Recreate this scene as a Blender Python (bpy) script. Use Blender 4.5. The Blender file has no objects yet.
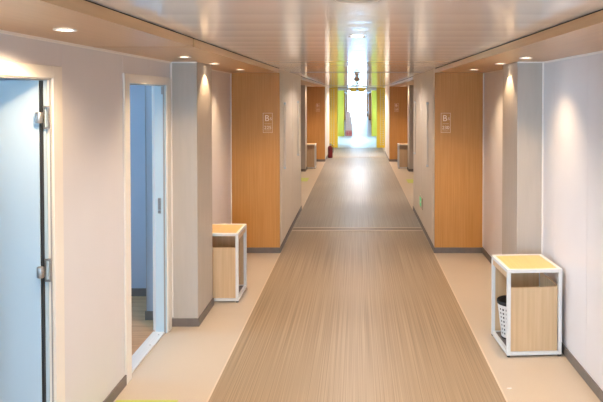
import bpy, bmesh, math, random
from mathutils import Vector, Matrix
random.seed(4)
S = bpy.context.scene
COL = S.collection
PI = math.pi

# ------------------------------------------------------------------ layout (metres; camera looks along +Y)
EYE = 1.92
WX = 1.545            # corridor wall planes
NX = 0.951            # planes of the narrowed stretches, soffit fascia
RX = 0.937            # runner half width
Z_SOF = 2.208         # soffit underside
Z_CEI = 2.262         # slatted ceiling
PER = 10.35           # module length
WOODY = 7.33          # first wood cross wall
NARROW = 2.80
Y_BACK = -3.02
Y_END = 70.0
PIL0, PIL1, PILX = 4.98, 5.49, 1.33

# ------------------------------------------------------------------ materials
def mat(name, base, rough=0.5, metal=0.0, spec=0.5, coat=0.0):
    m = bpy.data.materials.new(name); m.use_nodes = True
    b = m.node_tree.nodes['Principled BSDF']
    b.inputs['Base Color'].default_value = (*base, 1)
    b.inputs['Roughness'].default_value = rough
    b.inputs['Metallic'].default_value = metal
    b.inputs['Specular IOR Level'].default_value = spec
    b.inputs['Coat Weight'].default_value = coat
    return m

def noisy(name, c1, c2, scale, rough=0.5, detail=4, lo=0.35, hi=0.65, bump=0.0, coat=0.0, spec=0.5, metal=0.0, big=None):
    """two-tone noise in object space stretched by scale=(x,y,z); big=(scale, amount) adds a slow value drift"""
    m = mat(name, c1, rough, metal, spec, coat)
    nt = m.node_tree; N = nt.nodes; L = nt.links
    b = N['Principled BSDF']
    tc = N.new('ShaderNodeTexCoord'); mp = N.new('ShaderNodeMapping'); mp.inputs['Scale'].default_value = scale
    nz = N.new('ShaderNodeTexNoise'); nz.inputs['Scale'].default_value = 1.0; nz.inputs['Detail'].default_value = detail
    cr = N.new('ShaderNodeValToRGB')
    cr.color_ramp.elements[0].position = lo; cr.color_ramp.elements[0].color = (*c1, 1)
    cr.color_ramp.elements[1].position = hi; cr.color_ramp.elements[1].color = (*c2, 1)
    L.new(tc.outputs['Object'], mp.inputs['Vector']); L.new(mp.outputs['Vector'], nz.inputs['Vector'])
    L.new(nz.outputs['Fac'], cr.inputs['Fac'])
    out = cr.outputs['Color']
    if big:
        n2 = N.new('ShaderNodeTexNoise'); n2.inputs['Scale'].default_value = big[0]; n2.inputs['Detail'].default_value = 2
        L.new(tc.outputs['Object'], n2.inputs['Vector'])
        mr = N.new('ShaderNodeMapRange'); mr.inputs['From Min'].default_value = .3; mr.inputs['From Max'].default_value = .7
        mr.inputs['To Min'].default_value = 1 - big[1]; mr.inputs['To Max'].default_value = 1 + big[1]
        L.new(n2.outputs['Fac'], mr.inputs['Value'])
        mx = N.new('ShaderNodeVectorMath'); mx.operation = 'SCALE'
        L.new(out, mx.inputs[0]); L.new(mr.outputs['Result'], mx.inputs['Scale']); out = mx.outputs['Vector']
    L.new(out, b.inputs['Base Color'])
    if bump:
        bp = N.new('ShaderNodeBump'); bp.inputs['Strength'].default_value = bump; bp.inputs['Distance'].default_value = 0.002
        L.new(nz.outputs['Fac'], bp.inputs['Height']); L.new(bp.outputs['Normal'], b.inputs['Normal'])
    return m

def glow(name, col, strength):
    m = mat(name, col, 0.4)
    b = m.node_tree.nodes['Principled BSDF']
    b.inputs['Emission Color'].default_value = (*col, 1); b.inputs['Emission Strength'].default_value = strength
    return m

M = {}
M['wall'] = noisy('wall_panel_laminate', (.69, .65, .645), (.71, .67, .665), (3, 3, 3), .34, lo=.3, hi=.7)
M['pillar'] = noisy('pillar_laminate', (.465, .405, .34), (.495, .43, .365), (25, 25, 3), .38)
M['shaft'] = noisy('shaft_wall_laminate', (.72, .60, .47), (.76, .64, .505), (30, 30, 2), .46)
M['wood'] = noisy('orange_oak_vertical', (.52, .228, .050), (.60, .288, .078), (70, 70, 1.6), .42, 6, .3, .7, spec=.35, big=(1.2, .07))
M['soffit'] = noisy('tan_oak_lengthwise', (.57, .35, .18), (.63, .40, .21), (55, 1.8, 55), .30, 5, .3, .7)
M['ceiling'] = mat('glossy_enamel_slats', (.90, .875, .865), .10, .12, .6)
M['dark'] = mat('dark_gap', (.03, .022, .016), .8)
M['floor'] = noisy('beige_speckled_vinyl', (.475, .385, .29), (.535, .44, .335), (160, 160, 160), .34, 3, .35, .65, big=(1.5, .03))
M['runner'] = noisy('streaked_runner_vinyl', (.235, .160, .094), (.375, .27, .168), (125, .5, 1), .42, 1, .30, .70, bump=.04, big=(.8, .05))
M['runner_far'] = noisy('greyer_runner_vinyl', (.225, .185, .14), (.32, .27, .21), (125, .5, 1), .41, 1, .28, .72, spec=.45, big=(.7, .08))
M['strip'] = noisy('brushed_brass_strip', (.20, .145, .09), (.25, .185, .12), (4, 120, 4), .4)
M['farfloor'] = noisy('pale_grey_vinyl', (.52, .53, .54), (.58, .59, .60), (40, 8, 1), .32)
M['edge'] = mat('pale_weld_line', (.62, .49, .36), .4)
M['lime'] = noisy('lime_vinyl', (.44, .50, .06), (.50, .56, .09), (80, 80, 80), .4)
M['base'] = noisy('brown_grey_skirting', (.155, .125, .105), (.175, .14, .118), (20, 20, 20), .45)
M['cream'] = noisy('cream_enamel', (.79, .725, .645), (.81, .745, .665), (5, 5, 5), .35)
M['trim'] = mat('pale_cove_strip', (.86, .80, .74), .35)
M['leaf'] = mat('white_door_enamel', (.53, .635, .69), .35)
M['steel'] = noisy('brushed_steel', (.36, .34, .32), (.46, .44, .42), (40, 40, 300), .38, metal=.85)
M['rubber'] = mat('black_rubber', (.018, .017, .016), .6)
M['alu'] = noisy('pale_aluminium', (.68, .67, .65), (.74, .73, .71), (200, 4, 4), .35, metal=.15)
M['roomwall'] = mat('pale_blue_room_paint', (.40, .41, .46), .6)
M['roomfloor'] = noisy('room_plank_floor', (.42, .22, .10), (.56, .32, .16), (3, 30, 3), .4, 5)
M['white'] = noisy('white_powder_coat', (.72, .695, .66), (.75, .725, .69), (30, 30, 30), .38)
M['table'] = noisy('pale_beech_panel', (.58, .38, .205), (.68, .47, .275), (45, 45, 1.5), .42, 5, .3, .7)
M['tabletop'] = noisy('yellow_beech_top', (.76, .455, .155), (.82, .52, .195), (60, 3, 3), .30, 5, .3, .7)
M['plastic'] = mat('white_plastic', (.75, .73, .70), .4)
M['ink'] = mat('cream_sign_print', (.98, .80, .62), .4)
M['gold'] = mat('yellow_enamel', (.95, .62, .04), .4)
M['green'] = mat('lime_enamel', (.78, .68, .06), .4)
M['handle'] = mat('matt_beige_handle', (.74, .65, .54), .65)
M['red'] = mat('red_lacquer', (.20, .010, .014), .3)
M['redcrate'] = mat('red_crate_plastic', (.72, .10, .08), .45)
M['card'] = noisy('pinkish_cardboard', (.72, .46, .38), (.80, .54, .45), (12, 12, 40), .7)
M['exit'] = glow('green_lit_sign', (.03, .50, .19), .45)
M['signback'] = mat('sign_housing', (.52, .36, .25), .5)
M['lens'] = glow('warm_lamp_lens', (1.0, .90, .74), 9.0)
M['lens_off'] = mat('frosted_cover', (.80, .76, .70), .3)
M['grille'] = mat('grey_cover', (.34, .31, .29), .45)
M['detector'] = mat('beige_detector_plastic', (.52, .34, .22), .45)
M['outdoor'] = mat('pale_paving', (.7, .7, .7), .7)

gl = bpy.data.materials.new('clear_glass'); gl.use_nodes = True
nt = gl.node_tree; nt.nodes.clear()
o_ = nt.nodes.new('ShaderNodeOutputMaterial'); mx_ = nt.nodes.new('ShaderNodeMixShader'); tr_ = nt.nodes.new('ShaderNodeBsdfTransparent')
gs_ = nt.nodes.new('ShaderNodeBsdfGlossy'); gs_.inputs['Roughness'].default_value = .02; fr_ = nt.nodes.new('ShaderNodeFresnel')
nt.links.new(fr_.outputs[0], mx_.inputs[0]); nt.links.new(tr_.outputs[0], mx_.inputs[1]); nt.links.new(gs_.outputs[0], mx_.inputs[2])
nt.links.new(mx_.outputs[0], o_.inputs[0])
M['glass'] = gl

# ------------------------------------------------------------------ mesh helpers
class MB:
    def __init__(s): s.bm = bmesh.new()
    def box(s, x0, x1, y0, y1, z0, z1, bev=0.0):
        b = bmesh.new()
        bmesh.ops.create_cube(b, size=1)
        for v in b.verts:
            v.co = Vector(((x0+x1)/2 + v.co.x*abs(x1-x0), (y0+y1)/2 + v.co.y*abs(y1-y0), (z0+z1)/2 + v.co.z*abs(z1-z0)))
        if bev:
            bmesh.ops.bevel(b, geom=list(b.edges), offset=bev, segments=2, affect='EDGES', profile=.5)
        s.merge(b); return s
    def merge(s, b):
        me = bpy.data.meshes.new('tmp'); b.to_mesh(me); b.free(); s.bm.from_mesh(me); bpy.data.meshes.remove(me)
    def lathe(s, prof, center=(0, 0, 0), n=24, axis='Z', smooth=True):
        """prof: list of (r, h); revolve round axis"""
        b = bmesh.new(); rings = []
        for r, h in prof:
            if r < 1e-6: rings.append([b.verts.new((0, 0, h))])
            else: rings.append([b.verts.new((r*math.cos(2*PI*i/n), r*math.sin(2*PI*i/n), h)) for i in range(n)])
        for a, c in zip(rings, rings[1:]):
            for i in range(n):
                j = (i+1) % n
                f = None
                if len(a) == 1 and len(c) > 1: f = b.faces.new((a[0], c[j], c[i]))
                elif len(c) == 1 and len(a) > 1: f = b.faces.new((a[i], a[j], c[0]))
                elif len(a) > 1 and len(c) > 1: f = b.faces.new((a[i], a[j], c[j], c[i]))
                if f: f.smooth = smooth
        bmesh.ops.recalc_face_normals(b, faces=b.faces)
        R = Matrix.Identity(4)
        if axis == 'X': R = Matrix.Rotation(PI/2, 4, 'Y')
        if axis == 'Y': R = Matrix.Rotation(-PI/2, 4, 'X')
        bmesh.ops.transform(b, matrix=Matrix.Translation(center) @ R, verts=b.verts)
        s.merge(b); return s
    def tube(s, pts, r, n=10):
        b = bmesh.new(); rings = []
        P = [Vector(p) for p in pts]
        for i, p in enumerate(P):
            d = (P[min(i+1, len(P)-1)] - P[max(i-1, 0)]).normalized()
            u = d.orthogonal().normalized() if i == 0 else (u - d*u.dot(d)).normalized()
            w = d.cross(u)
            rings.append([b.verts.new(p + r*(u*math.cos(2*PI*k/n) + w*math.sin(2*PI*k/n))) for k in range(n)])
        for a, c in zip(rings, rings[1:]):
            for k in range(n):
                f = b.faces.new((a[k], a[(k+1) % n], c[(k+1) % n], c[k])); f.smooth = True
        b.faces.new(rings[0][::-1]); b.faces.new(rings[-1])
        s.merge(b); return s
    def prism(s, outline, axis, a0, a1):
        """extrude a 2D outline along an axis ('Y': outline is (x,z))"""
        b = bmesh.new()
        def co(p, t): return (p[0], t, p[1]) if axis == 'Y' else ((t, p[0], p[1]) if axis == 'X' else (p[0], p[1], t))
        A = [b.verts.new(co(p, a0)) for p in outline]; B = [b.verts.new(co(p, a1)) for p in outline]
        b.faces.new(A); b.faces.new(B[::-1]); n = len(outline)
        for i in range(n): b.faces.new((A[i], B[i], B[(i+1) % n], A[(i+1) % n]))
        bmesh.ops.recalc_face_normals(b, faces=b.faces)
        s.merge(b); return s
    def build(s, name, m, parent=None, label=None):
        me = bpy.data.meshes.new(name); s.bm.to_mesh(me); s.bm.free()
        me.materials.append(m)
        o = bpy.data.objects.new(name, me); COL.objects.link(o)
        if parent: o.parent = parent
        if label: o['label'] = label
        return o

def tag(o, label=None, cat=None, group=None, kind=None):
    if label: o['label'] = label
    if cat: o['category'] = cat
    if group: o['group'] = group
    if kind: o['kind'] = kind
    return o
def empty(name, loc=(0, 0, 0)):
    o = bpy.data.objects.new(name, None); COL.objects.link(o); o.location = loc; return o
def dup(root, loc, label, mirror=False):
    r = root.copy(); COL.objects.link(r); r.location = loc
    if mirror: r.rotation_euler.z = PI
    r['label'] = label
    for ch in list(root.children):
        c = ch.copy(); COL.objects.link(c); c.parent = r
        for g in ch.children:
            d = g.copy(); COL.objects.link(d); d.parent = c
    return r
def struct(mb, name, m, label=None, cat=None):
    o = mb.build(name, m); o['kind'] = 'structure'
    return tag(o, label, cat)

woods = [WOODY + PER*k for k in (-1, 0, 1)]
far_woods = [WOODY + PER*k for k in (3, 4, 5)]
LINK0 = WOODY + PER + NARROW       # 20.48: end of the second narrowed stretch
LINK1 = far_woods[0] - 9.5         # start of far corridor
# ------------------------------------------------------------------ floor
fl = struct(MB().box(-WX-.1, WX+.1, Y_BACK-.1, Y_END, -.1, 0), 'floor', M['floor'],
            'pale beige speckled vinyl floor along both sides of the corridor', 'floor')
# runner: thin inlay, one piece between joints
MB().box(-NX, NX, 22.5, Y_END-.2, 0, .0014).build('far_flooring', M['farfloor'], fl, 'pale grey flooring beyond the yellow portal')
joints = [8.64 + PER*k for k in (-1, 0, 1)]
mb = MB().box(-RX, RX, Y_BACK, 8.64, 0, .0015)
rn = mb.build('runner', M['runner'], fl, 'brown streaked vinyl runner down the middle of the floor')
MB().box(-RX, RX, 8.64, 22.5, 0, .0015).build('runner', M['runner_far'], fl, 'greyer smoother runner beyond the brass joint')
for sx in (-1, 1):
    MB().box(sx*RX, sx*(RX+.012), Y_BACK, 22.5, 0, .002).build('edge_line', M['edge'], fl)
for j in joints[1:]:
    js = MB().box(-NX+.02, NX-.02, j-.085, j+.085, .0016, .0045).build('joint_strip', M['strip'], fl, 'dull brass floor joint strip across the runner')
    for e in (-.115, .085):
        MB().box(-NX+.02, NX-.02, j+e, j+e+.03, .0016, .0065).build('strip_edge', M['edge'], js)
for (sx, y0, y1) in ((-1, 3.20, 3.757), (-1, 13.55, 14.12), (1, 13.30, 13.87)):
    MB().box(sx*1.13, sx*1.52, y0, y1, 0, .0018).build('floor_marking', M['lime'], fl, 'lime green vinyl patch set into the floor')

# ------------------------------------------------------------------ ceiling: transverse crowned enamel slats
b = bmesh.new(); pitch = .31; y = Y_BACK - .0 ; y = 2.51 - pitch*18
while y < Y_END:
    n = 8; g = 0.0; prev = None
    for i in range(n+1):
        t = i/n*2 - 1
        yy = y + g + (pitch-2*g)*(i/n)
        zz = Z_CEI - .0010*(1 - t*t)
        cur = (b.verts.new((-NX-.004, yy, zz)), b.verts.new((NX+.004, yy, zz)))
        if g and (i == 0 or i == n):
            up = (b.verts.new((-NX-.004, yy, zz+.0004)), b.verts.new((NX+.004, yy, zz+.0004)))
            b.faces.new((up[0], up[1], cur[1], cur[0]) if i == 0 else (cur[0], cur[1], up[1], up[0]))
        if prev:
            f = b.faces.new((prev[0], prev[1], cur[1], cur[0])); f.smooth = True
        prev = cur
    y += pitch
# make normals face down
for f in b.faces:
    f.normal_update()
    if abs(f.normal.z) > .5 and f.normal.z > 0: f.normal_flip()
mb = MB(); mb.merge(b)
ce = struct(mb, 'ceiling', M['ceiling'], 'glossy pinkish white ceiling of wide transverse metal slats', 'ceiling')
MB().box(-WX-.1, WX+.1, Y_BACK-.1, Y_END, Z_CEI+.024, Z_CEI+.12).build('ceiling_backing', M['dark'], ce)
MB().box(-NX-.003, NX+.003, Y_BACK, Y_END, Z_CEI+.0005, Z_CEI+.004).build('groove_bottom', M['plastic'], ce)
for yj in (8.45, 18.8):
    MB().box(-NX, NX, yj-.01, yj+.01, Z_CEI-.006, Z_CEI+.004).build('ceiling_joint', M['grille'], ce)

# ------------------------------------------------------------------ side walls, soffits, pillars, cross walls
def panels(mb, sx, y0, y1, z0, z1, seams, x=WX, t=.10):
    ys = [y0] + [s for s in seams if y0 + .02 < s < y1 - .02] + [y1]
    for a, c in zip(ys, ys[1:]):
        mb.box(sx*x, sx*(x+t), a + (0.0012 if a != y0 else 0), c - (0.0012 if c != y1 else 0), z0, z1)
ZT = Z_SOF + .005
D1 = (2.24, 3.03); D2 = (4.05, 4.84); DH = 2.012
# left: openings for two doors
mb = MB(); sl = [1.1, 2.0, 3.14, 3.955, 6.75]
panels(mb, -1, -.22, D1[0], 0, ZT, sl); panels(mb, -1, D1[0], D1[1], DH, ZT, sl)
panels(mb, -1, D1[1], D2[0], 0, ZT, sl); panels(mb, -1, D2[0], D2[1], DH, ZT, [4.47])
panels(mb, -1, D2[1], WOODY, 0, ZT, sl)
struct(mb, 'wall_left', M['wall'], 'pale mauve white panelled corridor wall with two doorways', 'wall')
mb = MB(); panels(mb, 1, -.22, WOODY, 0, ZT, [1.3, 2.3, 3.28, 4.02, 4.70, 6.75])
struct(mb, 'wall_right', M['wall'], 'pale panelled corridor wall behind the near white framed table', 'wall')
# backing so the seams do not leak
for sx, nm in ((-1, 'wall_left_backing'), (1, 'wall_right_backing')):
    mb = MB()
    if sx > 0: mb.box(WX+.1, WX+.13, -.22, WOODY, 0, Z_CEI+.1)
    else:
        for (a, c, z0) in ((-.22, D1[0]-.05, 0), (D1[0]-.05, D1[1]+.05, DH+.05), (D1[1]+.05, D2[0]-.05, 0), (D2[0]-.05, D2[1]+.05, DH+.05), (D2[1]+.05, WOODY, 0)):
            mb.box(-WX-.1, -WX-.13, a, c, z0, Z_CEI+.1)
    struct(mb, nm, M['cream'])
far_alc = [(WOODY+NARROW, WOODY+PER)]
deep_alc = [(far_woods[0]-7.5, far_woods[0])] + [(w+NARROW, w+PER) for w in far_woods[:-1]] + [(far_woods[-1]+NARROW, Y_END)]
for sx, nm in ((-1, 'left'), (1, 'right')):
    mb = MB()
    for a, c in far_alc + deep_alc: panels(mb, sx, a, c, 0, ZT, [a+2, a+4, a+6])
    struct(mb, 'wall_%s_far' % nm, M['wall'])

def wall_top_strip(mb, sx, a, c):
    mb.box(sx*WX, sx*(WX-.008), a, c, Z_SOF-.014, Z_SOF)
for sx, nm in ((-1, 'left'), (1, 'right')):
    mb = MB()
    wall_top_strip(mb, sx, -.2, PIL0); wall_top_strip(mb, sx, PIL1, WOODY)
    mb.box(sx*WX, sx*(PILX-.004), PIL0-.008, PIL0, Z_SOF-.010, Z_SOF)
    mb.box(sx*WX, sx*(WX-.010), PIL0-.010, PIL0, .08, Z_SOF)             # upright strip in the wall/pillar corner
    mb.box(sx*WX, sx*(WX-.010), WOODY-.010, WOODY, .08, Z_SOF)
    for a, c in far_alc: wall_top_strip(mb, sx, a, c)
    struct(mb, 'trim_%d' % (1 if sx < 0 else 2), M['trim'])

# soffits (wood) with seams, a shadow gap to the ceiling above the fascia
k = 3
for sx, nm in ((-1, 'left'), (1, 'right')):
    mb = MB()
    for a, c in (((-.2, 3.482), (3.514, WOODY)) if sx < 0 else ((-.2, WOODY),)):
        mb.box(sx*NX, sx*(WX+.1), a, c, Z_SOF, Z_CEI-.007, .0)
    struct(mb, 'trim_%d' % k, M['soffit'], 'tan wooden soffit with downlights over the %s corridor wall' % nm, 'soffit'); k += 1
    mb = MB()
    for a, c in far_alc + deep_alc:
        mb.box(sx*NX, sx*(WX+.1), a, c, Z_SOF, Z_CEI-.007)
    struct(mb, 'trim_%d' % k, M['soffit']); k += 1
    mb = MB().box(sx*(NX+.004), sx*(WX+.1), -.2, WOODY, Z_CEI-.0072, Z_CEI+.03)
    for a, c in far_alc + deep_alc: mb.box(sx*(NX+.004), sx*(WX+.1), a, c, Z_CEI-.0072, Z_CEI+.03)
    struct(mb, 'trim_%d' % k, M['dark']); k += 1

# cross walls of orange wood, narrowed stretches, their skirting
for sx, nm in ((-1, 'left'), (1, 'right')):
    for i, w in enumerate(woods + far_woods):
        if i == 0: continue
        o = MB().box(sx*NX, sx*(WX+.1), w, w+.04, .0, Z_SOF+.004)
        lab = {1: 'orange wood cross wall at the end of the first %s recess' % nm, 2: 'orange wood cross wall at the end of the second %s recess' % nm}.get(i)
        struct(o, 'wall_%s_wood' % nm, M['wood'], lab, 'wall' if lab else None)
    mb = MB()
    for i, w in enumerate(woods + far_woods):
        mb.box(sx*(NX), sx*(NX+.10), w + (.041 if i else 0), w+NARROW, 0, Z_CEI+.03, 0)
        mb.box(sx*(NX+.1), sx*(WX+.1), w+NARROW-.05, w+NARROW, 0, Z_CEI)
    struct(mb, 'wall_%s_narrow' % nm, M['shaft'], 'beige laminate wall of the narrowed stretches, %s side' % nm, 'wall')

# baseboards
BH = .068
for sx, nm in ((-1, 'left'), (1, 'right')):
    mb = MB()
    def bb(x0, x1, y0, y1): mb.box(sx*x0, sx*x1, y0, y1, 0.0, BH, .0015)
    segs = [(-.2, D1[0]-.09), (D1[1]+.095, D2[0]-.09)] if sx < 0 else [(-.2, PIL0)]
    for a, c in segs: bb(WX-.011, WX, a, c)
    bb(PILX-.011, WX, PIL0-.011, PIL0); bb(PILX-.011, PILX, PIL0, PIL1); bb(WX-.011, WX, PIL1, WOODY)
    for w in woods[1:] + far_woods:
        bb(NX-.011, WX, w-.011, w); bb(NX-.011, NX, w, w+NARROW)
    p = PER
    bb(WX-.011, WX, WOODY+NARROW, PIL0+p); bb(PILX-.011, WX, PIL0+p-.011, PIL0+p); bb(PILX-.011, PILX, PIL0+p, PIL1+p); bb(WX-.011, WX, PIL1+p, WOODY+p)
    struct(mb, 'baseboard_%s' % nm, M['base'], 'brownish grey skirting along the %s wall' % nm, 'baseboard')

# pillars
for sx, nm in ((-1, 'left'), (1, 'right')):
    for kk in (0, 1):
        o = MB().box(sx*PILX, sx*(WX+.02), PIL0+PER*kk, PIL1+PER*kk, 0, Z_SOF+.004, .004)
        struct(o, 'pillar', M['pillar'], '%s beige pillar standing out from the %s wall' % (('near', 'far')[kk], nm), 'pillar')

# ------------------------------------------------------------------ link section beyond the second narrowing: side glazing, portals
LK1 = deep_alc[0][0]
LX = 1.9
for sx, nm in ((-1, 'left'), (1, 'right')):
    mb = MB()
    mb.box(sx*(NX+.1), sx*(LX+.1), LINK0-.05, LINK0, 0, Z_CEI+.1)
    mb.box(sx*LX, sx*(LX+.1), LINK0, 24.15, 0, 2.4); mb.box(sx*LX, sx*(LX+.1), 27.35, LK1, 0, 2.4)
    mb.box(sx*LX, sx*(LX+.1), 24.15, 27.35, 0, .75); mb.box(sx*LX, sx*(LX+.1), 24.15, 27.35, 1.95, 2.4)
    mb.box(sx*(WX), sx*(LX+.1), LK1, LK1+.05, 0, 2.4)
    mb.box(sx*NX, sx*(LX+.1), LINK0, LK1, Z_CEI, 2.4)
    struct(mb, 'wall_%s_link' % nm, M['wall'])
    struct(MB().box(sx*WX, sx*(LX+.1), LINK0, LK1, -.1, 0), 'floor_link', M['farfloor'])
    wn = empty('window_%d' % (1 if sx < 0 else 2), (sx*LX, 25.75, 1.35)); wn['kind'] = 'structure'
    fm = MB()
    for t in (-1.57, 0, 1.57): fm.box(-.03, .03, t-.03, t+.03, -.6, .6)
    fm.box(-.03, .03, -1.6, 1.6, -.6, -.56); fm.box(-.03, .03, -1.6, 1.6, .56, .6)
    fm.build('window_frame', M['alu'], wn)
    MB().box(-.004, .004, -1.58, 1.58, -.57, .57).build('pane', M['glass'], wn)

def screen(y, xi, xo, m, label, dots):
    root = empty('perforated_screen' if dots else 'tall_screen', ((xi+xo)/2, y, 0)); tag(root, label, 'screen')
    w = abs(xo-xi)/2
    s = 1 if xi > 0 else -1
    MB().box(-w, w, -.02, .02, 0, Z_CEI-.006, .003).build('panel', m, root)
    ex = -s*w
    MB().box(ex-.012, ex+.012, -.035, .035, 0, Z_CEI-.006, .003).build('edge_post', M['green'] if dots else M['gold'], root, 'slim upright edge post')
    if dots:
        d = MB()
        for r in range(26):
            for c in range(2):
                d.lathe([(0, 0), (.019, 0), (.019, .004), (0, .004)], (s*(w*.16 + c*.10 - .05), -.0245, .12 + r*.082), 10, 'Y', False)
        d.build('perforations', M['lens_off'], root, 'rows of pale round holes').__setitem__('kind', 'stuff')
    return root
screen(22.5, -.737, -1.06, M['gold'], 'yellow upright screen with pale holes, left of the far portal', True)
screen(22.5, .737, 1.06, M['gold'], 'yellow upright screen with pale holes, right of the far portal', True)
screen(29.0, -.64, -1.0, M['green'], 'plain lime upright screen behind the left yellow one', False)
screen(29.0, .70, 1.0, M['green'], 'plain lime upright screen behind the right yellow one', False)
# header bar of the portal with a yellow emblem
hd = empty('portal_header', (0, 22.5, Z_CEI)); tag(hd, 'thin grey header rail spanning the yellow screens under the ceiling', 'rail')
MB().box(-.72, .72, -.03, .03, -.035, -.006, .003).build('rail', M['grille'], hd)
MB().box(-.72, .72, -.012, .012, -.115, -.035, .003).build('glass_fascia', M['alu'], hd, 'pale strip under the rail')
em = empty('hanging_emblem', (.0, 22.44, Z_CEI+.004)); tag(em, 'yellow winged emblem hanging at the middle of the portal header', 'sign')
for s in (-1, 1):
    MB().prism([(s*.035, -.010), (s*.30, -.010), (s*.33, -.07), (s*.27, -.15), (s*.10, -.185), (s*.035, -.17)], 'Y', -.02, .02).build('wing', M['gold'], em)
MB().box(-.03, .03, -.018, .018, -.20, -.006, .004).build('centre_bar', M['grille'], em, 'dark centre bar')
MB().prism([(-.22, -.19), (-.1, -.225), (0, -.25), (.1, -.225), (.22, -.19), (.1, -.255), (0, -.28), (-.1, -.255)], 'Y', -.015, .015).build('lower_arc', M['alu'], em, 'pale arc below the wings')

# ------------------------------------------------------------------ ends of the corridor
ew = empty('window_3', (0, Y_END, 0)); ew['kind'] = 'structure'; tag(ew, 'bright glazed end of the corridor, far away', 'window')
MB().box(-WX, WX, -.02, .02, 0, .02).box(-WX, WX, -.02, .02, Z_SOF, Z_CEI+.05).box(-WX-.1, -WX, -.02, .02, 0, 2.3).box(WX, WX+.1, -.02, .02, 0, 2.3).build('window_frame', M['alu'], ew)
MB().box(-WX, WX, -.004, .004, .02, Z_SOF).build('pane', M['glass'], ew)
bk = MB(); bk.box(-NX-.1, -.75, Y_BACK-.1, Y_BACK, 0, 2.4).box(.75, NX+.1, Y_BACK-.1, Y_BACK, 0, 2.4).box(-.75, .75, Y_BACK-.1, Y_BACK, 0, .3).box(-.75, .75, Y_BACK-.1, Y_BACK, 2.1, 2.4)
struct(bk, 'wall_back', M['wall'])
bw = empty('window_4', (0, Y_BACK-.05, 1.2)); bw['kind'] = 'structure'  # unseen window added behind the camera for daylight fill
MB().box(-.75, -.70, -.03, .03, -.9, .9).box(.70, .75, -.03, .03, -.9, .9).box(-.7, .7, -.03, .03, -.9, -.85).box(-.7, .7, -.03, .03, .85, .9).box(-.02, .02, -.03, .03, -.85, .85).build('window_frame', M['alu'], bw)
MB().box(-.7, .7, -.004, .004, -.85, .85).build('pane', M['glass'], bw)

# ------------------------------------------------------------------ door sets
def door(n, y0, y1, label, hinge_far):
    d = empty('door_%d' % n, (-WX, y0, 0)); tag(d, label, 'door', kind='structure')
    W = y1 - y0; fw = .092; pr = .012
    f = MB()                                            # front casing
    f.box(0, pr, -fw, 0, 0, DH+fw-.030, .002); f.box(0, pr, W, W+fw, 0, DH+fw-.030, .002); f.box(0, pr, 0, W, DH, DH+fw-.030, .002)
    f.build('casing', M['cream'], d)
    j = MB()                                            # reveal lining
    j.box(-.087, .0, -.004, .008, 0, DH); j.box(-.087, .0, W-.008, W+.004, 0, DH); j.box(-.087, .0, 0, W, DH-.008, DH+.004)
    j.build('reveal_lining', M['cream'] if hinge_far else M['leaf'], d)
    g = MB()
    if hinge_far: g.box(-.005, .001, W-.0095, W-.0078, 0, DH-.008)
    else: g.box(-.02, -.008, W-.012, W-.0078, 0, DH-.008)
    g.box(-.016, -.006, .008, W-.008, DH-.010, DH-.0078)
    g.build('seal', M['grille'], d, 'dark rubber seal')
    t = MB().box(-.115, -.015, 0, W, 0, .012, .003)
    th = t.build('threshold', M['alu'], d, 'white metal threshold strip')
    sc = MB()
    for q in (.14, .52, .72): sc.lathe([(0, .012), (.006, .012), (.005, .0145), (0, .0145)], (-.045, q*W/.79, 0), 10)
    sc.build('screw', M['grille'], th)
    return d, W
d1, W1 = door(1, *D1, 'cream framed doorway nearest on the left, its white door standing open into a daylit room', True)
# open leaf, hinged on the far jamb, swung into the room: its face looks back along the corridor
lf = MB().box(-.86, -.040, W1-.045, W1-.002, .015, DH-.012, .002).build('leaf', M['leaf'], d1, 'white door leaf open into the room')
MB().box(-.040, -.030, W1-.040, W1-.006, .015, DH-.012).build('edge_gasket', M['rubber'], lf, 'black gasket on the leaf edge')
for hz in (1.815, 1.045, .26):
    hg = MB().lathe([(0, -.027), (.0155, -.027), (.0175, -.024), (.0175, .024), (.0155, .027), (0, .027)], (-.031, W1-.060, hz), 16)
    hg.box(-.048, -.031, W1-.052, W1-.0455, hz-.026, hz+.026, .001)
    h = hg.build('hinge', M['steel'], d1, 'brushed steel hinge')
    pl = MB(); ya, yb = W1-.030, W1-.022
    for (xa, xb, za, zb) in ((-.027, -.021, -.058, .058), (-.021, -.003, .048, .058), (-.021, -.003, -.058, -.048), (-.003, .002, -.058, .058)): pl.box(xa, xb, ya, yb, hz+za, hz+zb)
    pl.build('hinge_plate', M['steel'], h)
MB().box(-.030, -.017, W1-.020, W1-.008, .012, DH-.010).build('door_stop', M['leaf'], d1, 'pale blue-grey stop strip')
d2, W2 = door(2, *D2, 'cream framed open doorway beside the left pillar, blue room beyond', False)
st = MB().box(-.065, -.040, W2-.011, W2-.0075, 1.005, 1.10, .001).box(-.065, -.040, W2-.011, W2-.0075, .975, 1.0, .001)
st.build('strike_plate', M['steel'], d2, 'dark steel strike plate')
MB().box(-.030, -.010, W2-.025, W2-.008, DH-.075, DH-.012, .003).build('closer_bracket', M['grille'], d2, 'dark bracket at the door head')

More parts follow.
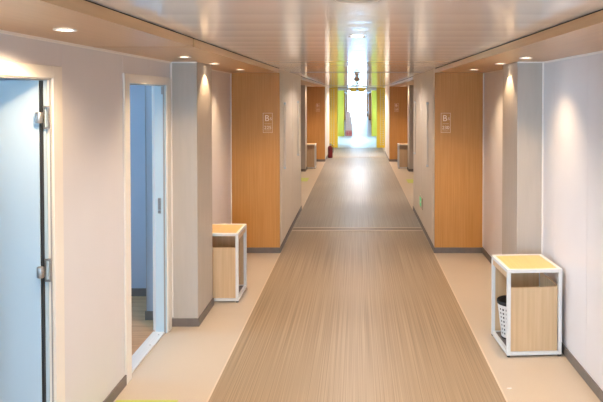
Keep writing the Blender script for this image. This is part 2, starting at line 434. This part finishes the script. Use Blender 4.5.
# ------------------------------------------------------------------ the two daylit rooms behind the doorways
def room(tagname, y0, y1, wy0, wy1, n):
    X0, X1 = -4.6, -WX-.13
    Zr = 2.4
    mb = MB()
    mb.box(X0, X1, y0-.06, y0, 0, Zr); mb.box(X0, X1, y1, y1+.06, 0, Zr)
    mb.box(X0-.1, X0, y0-.06, wy0, 0, Zr); mb.box(X0-.1, X0, wy1, y1+.06, 0, Zr); mb.box(X0-.1, X0, wy0, wy1, 0, .8); mb.box(X0-.1, X0, wy0, wy1, 2.1, Zr)
    if n == 2:
        mb.box(X1-.135, X1, 5.13, y1, 0, Zr)
    mb.box(X0-.1, X1, y0-.06, y1+.06, Zr, Zr+.06)
    if n == 2: struct(MB().box(X1-.139, X1-.133, 5.126, 5.132, .075, Zr), 'trim_9', M['grille'])  # thin dark strip added to draw the block's corner line
    struct(mb, 'wall_%s' % tagname, M['roomwall'], 'pale blue wall seen inside the %s doorway' % ('second' if n == 2 else 'first'), 'wall')
    struct(MB().box(X0-.1, -WX-.1, y0-.06, y1+.06, -.1, -.0), 'floor_%s' % tagname, M['roomfloor'], 'warm brown plank floor inside the %s doorway' % ('second' if n == 2 else 'first'), 'floor')
    bb = MB()
    if n == 2:
        bb.box(X1-.135-.012, X1, 5.118, 5.13, 0, .075); bb.box(X1-.147, X1-.135, 5.13, y1, 0, .075)
    bb.box(X0, X1-(0.135 if n == 2 else 0), y1-.012, y1, 0, .075); bb.box(X0, X1, y0, y0+.012, 0, .075)
    struct(bb, 'baseboard_%s' % tagname, M['base'])
    w = empty('window_%d' % (4+n), (X0-.05, (wy0+wy1)/2, 1.45)); w['kind'] = 'structure'
    h = (wy1-wy0)/2
    MB().box(-.03, .03, -h, -h+.05, -.65, .65).box(-.03, .03, h-.05, h, -.65, .65).box(-.03, .03, -.025, .025, -.65, .65).box(-.03, .03, -h, h, -.65, -.6).box(-.03, .03, -h, h, .6, .65).build('window_frame', M['alu'], w)
    MB().box(-.004, .004, -h+.04, h-.04, -.6, .6).build('pane', M['glass'], w)
room('room_near', .0, 3.6, .25, 1.2, 1)
room('room_blue', 3.72, 5.745, 4.0, 5.2, 2)

# ------------------------------------------------------------------ shaft doors with long pull handles on the narrowed walls
def shaft_doors(sx, ys, side):
    for i, yh in enumerate(ys):
        y0 = 7.50 + 1.29*i
        r = empty('door_%d' % (3+i+(0 if sx < 0 else 2)), (sx*NX, y0, 0)); r['kind'] = 'structure'
        which = ('nearer', 'farther')[i]
        tag(r, 'flush beige service door with a long upright pull, %s of two on the %s narrowed wall' % (which, side), 'door', 'service doors on the narrowed walls')
        MB().box(-sx*.006, 0, 0, 1.27, .085, 2.235, .0015).build('door_panel', M['shaft'], r)
        yy = yh - y0
        h = MB().box(-sx*.030, -sx*.012, yy-.012, yy+.012, 1.0, 1.83, .004)
        hh = h.build('pull_handle', M['handle'], r, 'slim upright pull handle')
        for z in (1.0, 1.83):
            MB().box(-sx*.034, -sx*.006, yy-.016, yy+.016, z-.014, z+.014, .003).build('handle_end', M['alu'], hh, 'bright handle end')
        MB().box(-sx*.0075, -sx*.006, yy-.040, yy+.040, 1.03, 1.80).build('recess', M['shaft'], r)
shaft_doors(-1, (7.72, 9.47), 'left')
shaft_doors(1, (7.95, 9.70), 'right')

# ------------------------------------------------------------------ low green exit sign on right narrowed wall
ex = empty('exit_sign', (NX-.0062, 8.80, .37)); tag(ex, 'small green lit low level sign on the right narrowed wall near the skirting', 'sign')
MB().box(-.012, 0, -.21, .13, -.085, .085, .004).build('housing', M['signback'], ex)
MB().box(-.015, -.012, -.08, .11, -.06, .065, .0005).build('lit_face', M['exit'], ex, 'glowing green face')
MB().prism([(-.05, -.010), (.02, -.010), (.02, -.035), (.075, 0), (.02, .035), (.02, .010), (-.05, .010)], 'X', -.0165, -.015).build('arrow', M['lens_off'], ex, 'pale arrow')

# ------------------------------------------------------------------ room number signs
def text(s, size, x, z, parent, name):
    c = bpy.data.curves.new(name, 'FONT'); c.body = s; c.size = size; c.extrude = .0008; c.align_x = 'CENTER'
    o = bpy.data.objects.new(name, c); COL.objects.link(o); o.parent = parent
    o.location = (x, -.0012, z); o.rotation_euler = (PI/2, 0, 0)
    c.materials.append(M['ink'])
    dg = bpy.context.evaluated_depsgraph_get(); me = bpy.data.meshes.new_from_object(o.evaluated_get(dg))
    m_ = bpy.data.objects.new(name, me); COL.objects.link(m_); m_.parent = parent; m_.location = o.location; m_.rotation_euler = o.rotation_euler
    if not me.materials: me.materials.append(M['ink'])
    bpy.data.objects.remove(o)
    return m_
def bars(name, rects, parent):
    mb = MB()
    for (x0, x1, z0, z1) in rects: mb.box(x0, x1, -.0016, 0, z0, z1)
    return mb.build(name, M['ink'], parent)
def number_sign(x, y, num, label):
    r = empty('room_number_sign', (x, y, 1.598)); tag(r, label, 'sign', 'room number signs on the wood walls')
    w, h, t = .058, .120, .0032
    bars('outline', [(-w, w, h-t, h), (-w, w, -h, -h+t), (-w, -w+t, -h+t, h-t), (w-t, w, -h+t, h-t)], r)
    text('B', .105, -.010, .022, r, 'block_letter')
    text('5', .046, .038, .034, r, 'floor_digit')
    text(num, .060, 0, -.078, r, 'room_number')
    for z in (-.012, -.100): bars('fine_line', [(-.040, .040, z, z+.0025)], r)
    return r
number_sign(-1.093, WOODY-.0002, '225', 'cream outlined sign reading B 225 on the near left wood wall')
number_sign(1.082, WOODY-.0002, '230', 'cream outlined sign reading B 230 on the near right wood wall')
number_sign(-1.16, WOODY+PER-.0002, '225', 'faint pale room sign on the far left wood wall')
number_sign(1.16, WOODY+PER-.0002, '230', 'faint pale room sign on the far right wood wall')

# ------------------------------------------------------------------ white framed tables (bin tables)
TW, TD, TH, TT = .41, .425, .648, .026
def make_table(label):
    """origin: floor, centre; open side towards -X, panelled front towards -Y"""
    r = empty('framed_side_table'); tag(r, label, 'table', 'white framed side tables along the corridor')
    w, d = TW/2, TD/2; t = TT
    f = MB()
    for sx in (-1, 1):
        for sy in (-1, 1):
            f.box(sx*w, sx*(w-t), sy*d, sy*(d-t), .012, TH, .002)
    for z0 in (.012, TH-t):
        for sy in (-1, 1): f.box(-w+t, w-t, sy*d, sy*(d-t), z0, z0+t, .002)
        for sx in (-1, 1): f.box(sx*w, sx*(w-t), -d+t, d-t, z0, z0+t, .002)
    f.build('frame', M['white'], r)
    MB().box(-w+t, w-t, -d+t, d-t, TH-.022, TH-.003, .001).build('table_top', M['tabletop'], r, 'yellow beech top panel')
    MB().box(-w+t+.001, w-t-.006, -d+.006, -d+.022, .040, .512, .0015).build('front_panel', M['table'], r, 'pale beech front panel')
    MB().box(-w+t, w-t, d-.022, d-.006, .040, TH-t, .0015).build('back_panel', M['table'], r, 'pale beech back panel')
    MB().box(w-.022, w-.006, -d+t, d-t, .040, .512, .0015).build('side_panel', M['table'], r, 'pale beech side panel')
    MB().box(-w+.006, -w+.020, -d+t, d-t, .575, TH-t, .0015).build('apron', M['table'], r, 'beech strip under the top')
    MB().box(-w+t, w-t, -d+t, d-t, .016, .034, .001).build('bottom_shelf', M['base'], r, 'dark bottom shelf')
    for sx in (-1, 1):
        for sy in (-1, 1):
            MB().lathe([(0, 0), (.013, 0), (.013, .012), (0, .012)], (sx*(w-.014), sy*(d-.014), 0), 12).build('foot', M['rubber'], r, 'black levelling foot')
    for z in (.56, .30): MB().lathe([(0, 0), (.006, 0), (.006, .004), (0, .004)], (w-.05, d-.026, z), 10, 'Y').build('bolt', M['grille'], r, 'dark bolt head')
    return r
t1 = make_table('white framed table with yellow top against the near right wall, waste bin inside'); t1.location = (1.296, 4.603, 0)
t2 = dup(t1, (-1.312, 5.555+TD/2, 0), 'white framed table with yellow top half hidden behind the near left pillar')
t3 = dup(t1, (-1.318, 15.93+TD/2, 0), 'small distant framed table behind the far left pillar')
t4 = dup(t1, (1.304, 15.93+TD/2, 0), 'small distant framed table behind the far right pillar')
for t in (t2, t3):   # left side tables face the corridor: mirrored about the table's own upright mid-plane by building parts anew
    for c in list(t.children):
        nm = c.name.split('.')[0]
        if nm in ('side_panel', 'apron', 'bolt'):
            me = c.data.copy()
            for v in me.vertices: v.co.x = -v.co.x
            me.flip_normals(); c.data = me
        if nm == 'front_panel':
            me = c.data.copy()
            for v in me.vertices: v.co.x = -v.co.x
            me.flip_normals(); c.data = me

t1.rotation_euler.z = math.radians(3.3)
# waste bin in the near right table: perforated tapered white basket, dark rim
wb = empty('waste_bin', (1.200, 4.672, .034)); tag(wb, 'white perforated waste bin with dark rim inside the near right table', 'bin')
b = bmesh.new(); n = 40; rows = 17; H = .27
rg = [[b.verts.new(((.066+.032*i/rows)*math.cos(2*PI*(k+.5*(i % 2)*0)/n), (.066+.032*i/rows)*math.sin(2*PI*k/n), .004+H*i/rows)) for k in range(n)] for i in range(rows+1)]
for i in range(rows):
    for kx in range(n):
        if 2 <= i < rows-2 and i % 2 == 0 and kx % 2 == 0: continue       # the holes
        f = b.faces.new((rg[i][kx], rg[i][(kx+1) % n], rg[i+1][(kx+1) % n], rg[i+1][kx])); f.smooth = True
b.faces.new(rg[0][::-1])
mb = MB(); mb.merge(b); sh = mb.build('shell', M['plastic'], wb, 'perforated white shell')
sd = sh.modifiers.new('thick', 'SOLIDIFY'); sd.thickness = .002; sd.offset = 0
MB().lathe([(.097, .268), (.103, .270), (.104, .292), (.100, .296), (.095, .292), (.094, .270), (.097, .268)], (0, 0, 0), 40).build('rim', M['rubber'], wb, 'dark rim')
MB().lathe([(.060, .012), (.068, .06), (.090, .285), (.086, .285), (.064, .06), (.0, .014)], (0, 0, 0), 32).build('liner', M['rubber'], wb, 'dark bag lining')
MB().lathe([(0, 0), (.070, 0), (.070, .012), (0, .012)], (0, 0, 0), 32).build('base_ring', M['rubber'], wb, 'dark base')

sp = MB().prism([(-.017, -.004), (.004, -.008), (.019, .001), (.010, .007), (-.010, .006)], 'Z', .0005, .0025).build('paper_scrap', M['white']); sp.location = (1.0, 3.91, 0)
tag(sp, 'tiny white scrap lying on the beige floor in front of the near right table', 'scrap')
# ------------------------------------------------------------------ far items
fe = empty('fire_extinguisher', (-.845, 18.75, .0)); tag(fe, 'small dark red fire extinguisher on the floor at the far left wall end', 'fire extinguisher')
MB().lathe([(0, 0), (.070, 0), (.076, .01), (.078, .03), (.078, .31), (.070, .345), (.045, .37), (.026, .385), (0, .387)], (0, 0, 0.002), 28).build('cylinder', M['red'], fe)
MB().lathe([(0, .385), (.02, .385), (.022, .41), (.016, .43), (0, .43)], (0, 0, 0), 16).build('valve', M['grille'], fe)
MB().box(-.012, .012, -.10, .03, .43, .437).box(-.010, .010, -.09, .02, .445, .452).build('lever', M['rubber'], fe)
MB().tube([(.02, 0, .41), (.06, 0, .40), (.088, 0, .36), (.092, 0, .25), (.09, 0, .16)], .009).build('hose', M['rubber'], fe)

rc = empty('red_crate', (-.41, 29.45, 0)); tag(rc, 'red plastic crate on the floor by the far left lime screen', 'crate')
cb = MB(); W, D, H = .17, .15, .26
cb.box(-W, W, -D, D, 0, .02); cb.box(-W, W, -D, -D+.012, .02, H); cb.box(-W, W, D-.012, D, .02, H); cb.box(-W, -W+.012, -D, D, .02, H); cb.box(W-.012, W, -D, D, .02, H)
cb.build('crate_body', M['redcrate'], rc)
rb = MB()
for z in (.07, .14, .21, .24): rb.box(-W-.008, W+.008, -D-.008, -D, z, z+.012)
for x in (-.12, 0, .12): rb.box(x-.006, x+.006, -D-.007, -D, .02, .25)
rb.build('ribs', M['card'], rc, 'pale ribs on the crate')
z = H
for i, (w, h, dx) in enumerate(((.165, .33, .0), (.15, .32, -.015), (.12, .28, -.03))):
    c = empty('carton', (-.41+dx, 29.45, z)); tag(c, ('pinkish cardboard carton directly on the red crate', 'middle pinkish carton of the stack on the red crate', 'topmost smaller carton of the stack on the red crate')[i], 'box', 'cartons stacked on the red crate')
    MB().box(-w, w, -.14, .14, 0, h-.002, .004).build('carton_body', M['card'], c)
    MB().box(-w-.001, w+.001, -.025, .025, h-.05, h-.001).build('tape', M['cream'], c, 'pale packing tape')
    z += h

# ------------------------------------------------------------------ downlights and added fill spots
def make_downlight(label, R=.047):
    r = empty('downlight'); tag(r, label, 'lamp', 'round downlights in the soffits')
    MB().lathe([(R*.74, -.001), (R, -.001), (R*1.02, -.004), (R*.98, -.007), (R*.80, -.006), (R*.74, -.001)], (0, 0, 0), 32).build('trim_ring', M['trim'], r)
    MB().lathe([(0, -.0028), (R*.70, -.0028), (R*.76, -.001)], (0, 0, 0), 32).build('lens', M['lens'], r, 'glowing lens')
    return r
def spot(x, y, z, power, size=106, blend=1.0, rad=.045, col=(1, .74, .47)):
    l = bpy.data.lights.new('lamp_or_fill_light', 'SPOT'); l.energy = power; l.color = col
    l.spot_size = math.radians(size); l.spot_blend = blend; l.shadow_soft_size = rad
    o = bpy.data.objects.new('lamp_or_fill_light', l); COL.objects.link(o); o.location = (x, y, z-.012); return o
LX0 = 1.25
names = {0: ('above the nearest left doorway', 'over the right wall near the camera'),
         1: ('above the second left doorway', 'above the near right table'),
         2: ('close against the left pillar', 'close against the right pillar'),
         3: ('between left pillar and left wood wall', 'between right pillar and right wood wall')}
first = None
P_SOF, P_PIL, P_CEN = 47, 12, 97
for i, (yl, yr) in enumerate(((2.574, 2.60), (4.35, 4.45), (5.245, 5.245), (6.42, 6.42))):
    for sx, yy, nm in ((-1, yl, names[i][0]), (1, yr, names[i][1])):
        lab = 'lit round downlight in the wooden soffit %s' % nm
        if first is None: first = make_downlight(lab); first.location = (sx*LX0, yy, Z_SOF)
        else: dup(first, (sx*LX0, yy, Z_SOF), lab)
        if i == 2: spot(sx*LX0, yy, Z_SOF, P_PIL, 88, .25, .012)
        else: spot(sx*LX0, yy, Z_SOF, P_SOF, {(-1, 0): 156, (-1, 1): 130}.get((sx, i), 106), .5 if sx < 0 and i == 0 else 1.0)
for i, yy in enumerate((5.245+PER, 6.42+PER)):
    for sx, nm in ((-1, 'left'), (1, 'right')):
        dup(first, (sx*LX0, yy, Z_SOF), 'tiny downlight in the far %s soffit by the far %s %s' % (nm, nm, ('pillar', 'wood wall')[i]))
for yy in (11.6, 13.6, 5.245+PER, 6.42+PER):
    for sx in (-1, 1): spot(sx*LX0, yy, Z_SOF, P_SOF)
cd = dup(first, (0, 3.39, Z_CEI-.0010), 'lit round downlight in the middle of the slatted ceiling'); cd['group'] = 'ceiling fittings'
spot(0, 3.39, Z_CEI, P_CEN, 150, .6, .05, (1, .93, .89))
for yy in (.6, -1.6): spot(0, yy, Z_CEI, P_CEN, 150, .6, .05, (1, .93, .89))  # added fill spots overhead out of view, without fittings
for yy in (11.5, 16.0): spot(0, yy, Z_CEI, P_CEN*.7, 150, .6, .05, (1, .93, .89))  # added fill spots along the second recess, no ceiling fittings
for yy in (19.6, 26.5, 33, 38.5-1.2, 43, 48.7-1.2, 53, 59-1.2, 64): spot(0, yy, Z_CEI, P_CEN*(2.3 if yy < 24 else .5), 165, .4, .05, (1, .93, .89))  # added to brighten the screens and far corridor, no fittings modelled
cp = empty('ceiling_speaker', (0, 2.075, Z_CEI-.0010)); tag(cp, 'large round cream cover on the ceiling at the top edge of the view', 'ceiling cover')
MB().lathe([(0, -.006), (.062, -.006), (.066, -.004), (.072, -.010), (.079, -.008), (.081, 0)], (0, 0, 0), 40).build('cover', M['cream'], cp)
cv = dup(first, (0, 6.16, Z_CEI-.001), 'faint round downlight farther along the middle of the slatted ceiling'); cv['group'] = 'ceiling fittings'
spot(0, 6.16, Z_CEI, P_CEN*.6, 150, .6, .05, (1, .93, .89)); spot(0, 8.8, Z_CEI, P_CEN*.5, 165, .4, .05, (1, .93, .89))  # both added to brighten the narrowed walls; the farther has no fitting
dm = empty('smoke_detector', (-.005, 10.0, Z_CEI-.0010)); tag(dm, 'brown round detector hanging from the ceiling before the portal', 'smoke detector')
MB().lathe([(0, 0), (.035, 0), (.035, -.012), (.012, -.014), (0, -.014)], (0, 0, 0), 24).build('base_plate', M['trim'], dm)
MB().lathe([(0, -.012), (.030, -.014), (.050, -.030), (.055, -.050), (.046, -.075), (.025, -.090), (0, -.094)], (0, 0, 0), 28).build('dome', M['detector'], dm, 'brown dome')
d2_ = empty('ceiling_sprinkler', (-.01, 15.2, Z_CEI-.0010)); tag(d2_, 'small dark sprinkler on the far ceiling just before the portal', 'sprinkler')
MB().lathe([(0, 0), (.06, 0), (.06, -.012), (.02, -.02), (0, -.02)], (0, 0, 0), 20).build('rosette', M['detector'], d2_)
MB().lathe([(0, -.018), (.012, -.018), (.012, -.04), (.05, -.045), (.05, -.05), (0, -.05)], (0, 0, 0), 16).build('deflector', M['grille'], d2_)

# ------------------------------------------------------------------ daylight
w = bpy.data.worlds.new('daylight'); S.world = w; w.use_nodes = True
bg = w.node_tree.nodes['Background']; bg.inputs['Color'].default_value = (.38, .69, 1.0, 1); bg.inputs['Strength'].default_value = 20.0
def portal(loc, sx, sy, aim):
    l = bpy.data.lights.new('daylight_portal', 'AREA'); l.shape = 'RECTANGLE'; l.size = sx; l.size_y = sy
    l.cycles.is_portal = True
    o = bpy.data.objects.new('daylight_portal', l); COL.objects.link(o); o.location = loc
    o.rotation_euler = Vector(aim).to_track_quat('-Z', 'Z').to_euler()
portal((-4.68, .725, 1.45), .95, 1.3, (1, 0, 0))
portal((-4.68, 4.6, 1.45), 1.2, 1.3, (1, 0, 0))
portal((-LX-.08, 25.75, 1.35), 3.2, 1.2, (1, 0, 0))
portal((LX+.08, 25.75, 1.35), 3.2, 1.2, (-1, 0, 0))
portal((0, Y_END+.1, 1.1), 3.0, 2.2, (0, -1, 0))
portal((0, Y_BACK-.12, 1.2), 1.5, 1.8, (0, 1, 0))

# ------------------------------------------------------------------ camera and view
c = bpy.data.cameras.new('camera'); cam = bpy.data.objects.new('camera', c); COL.objects.link(cam)
F = 600.0; PITCH = math.radians(1.1)
c.sensor_fit = 'HORIZONTAL'; c.sensor_width = 36; c.lens = 36*F/603
c.shift_x = -(357.2-301.5)/603; c.shift_y = -(96.5 + F*math.tan(PITCH) - 201)/603 * -1
c.clip_start = .05; c.clip_end = 300
cam.location = (0, 0, EYE); cam.rotation_euler = (PI/2 - PITCH, 0, 0)
S.camera = cam
S.view_settings.view_transform = 'Standard'; S.view_settings.look = 'None'; S.view_settings.gamma = 1
S.view_settings.use_curve_mapping = False
S.view_settings.exposure = 0.68
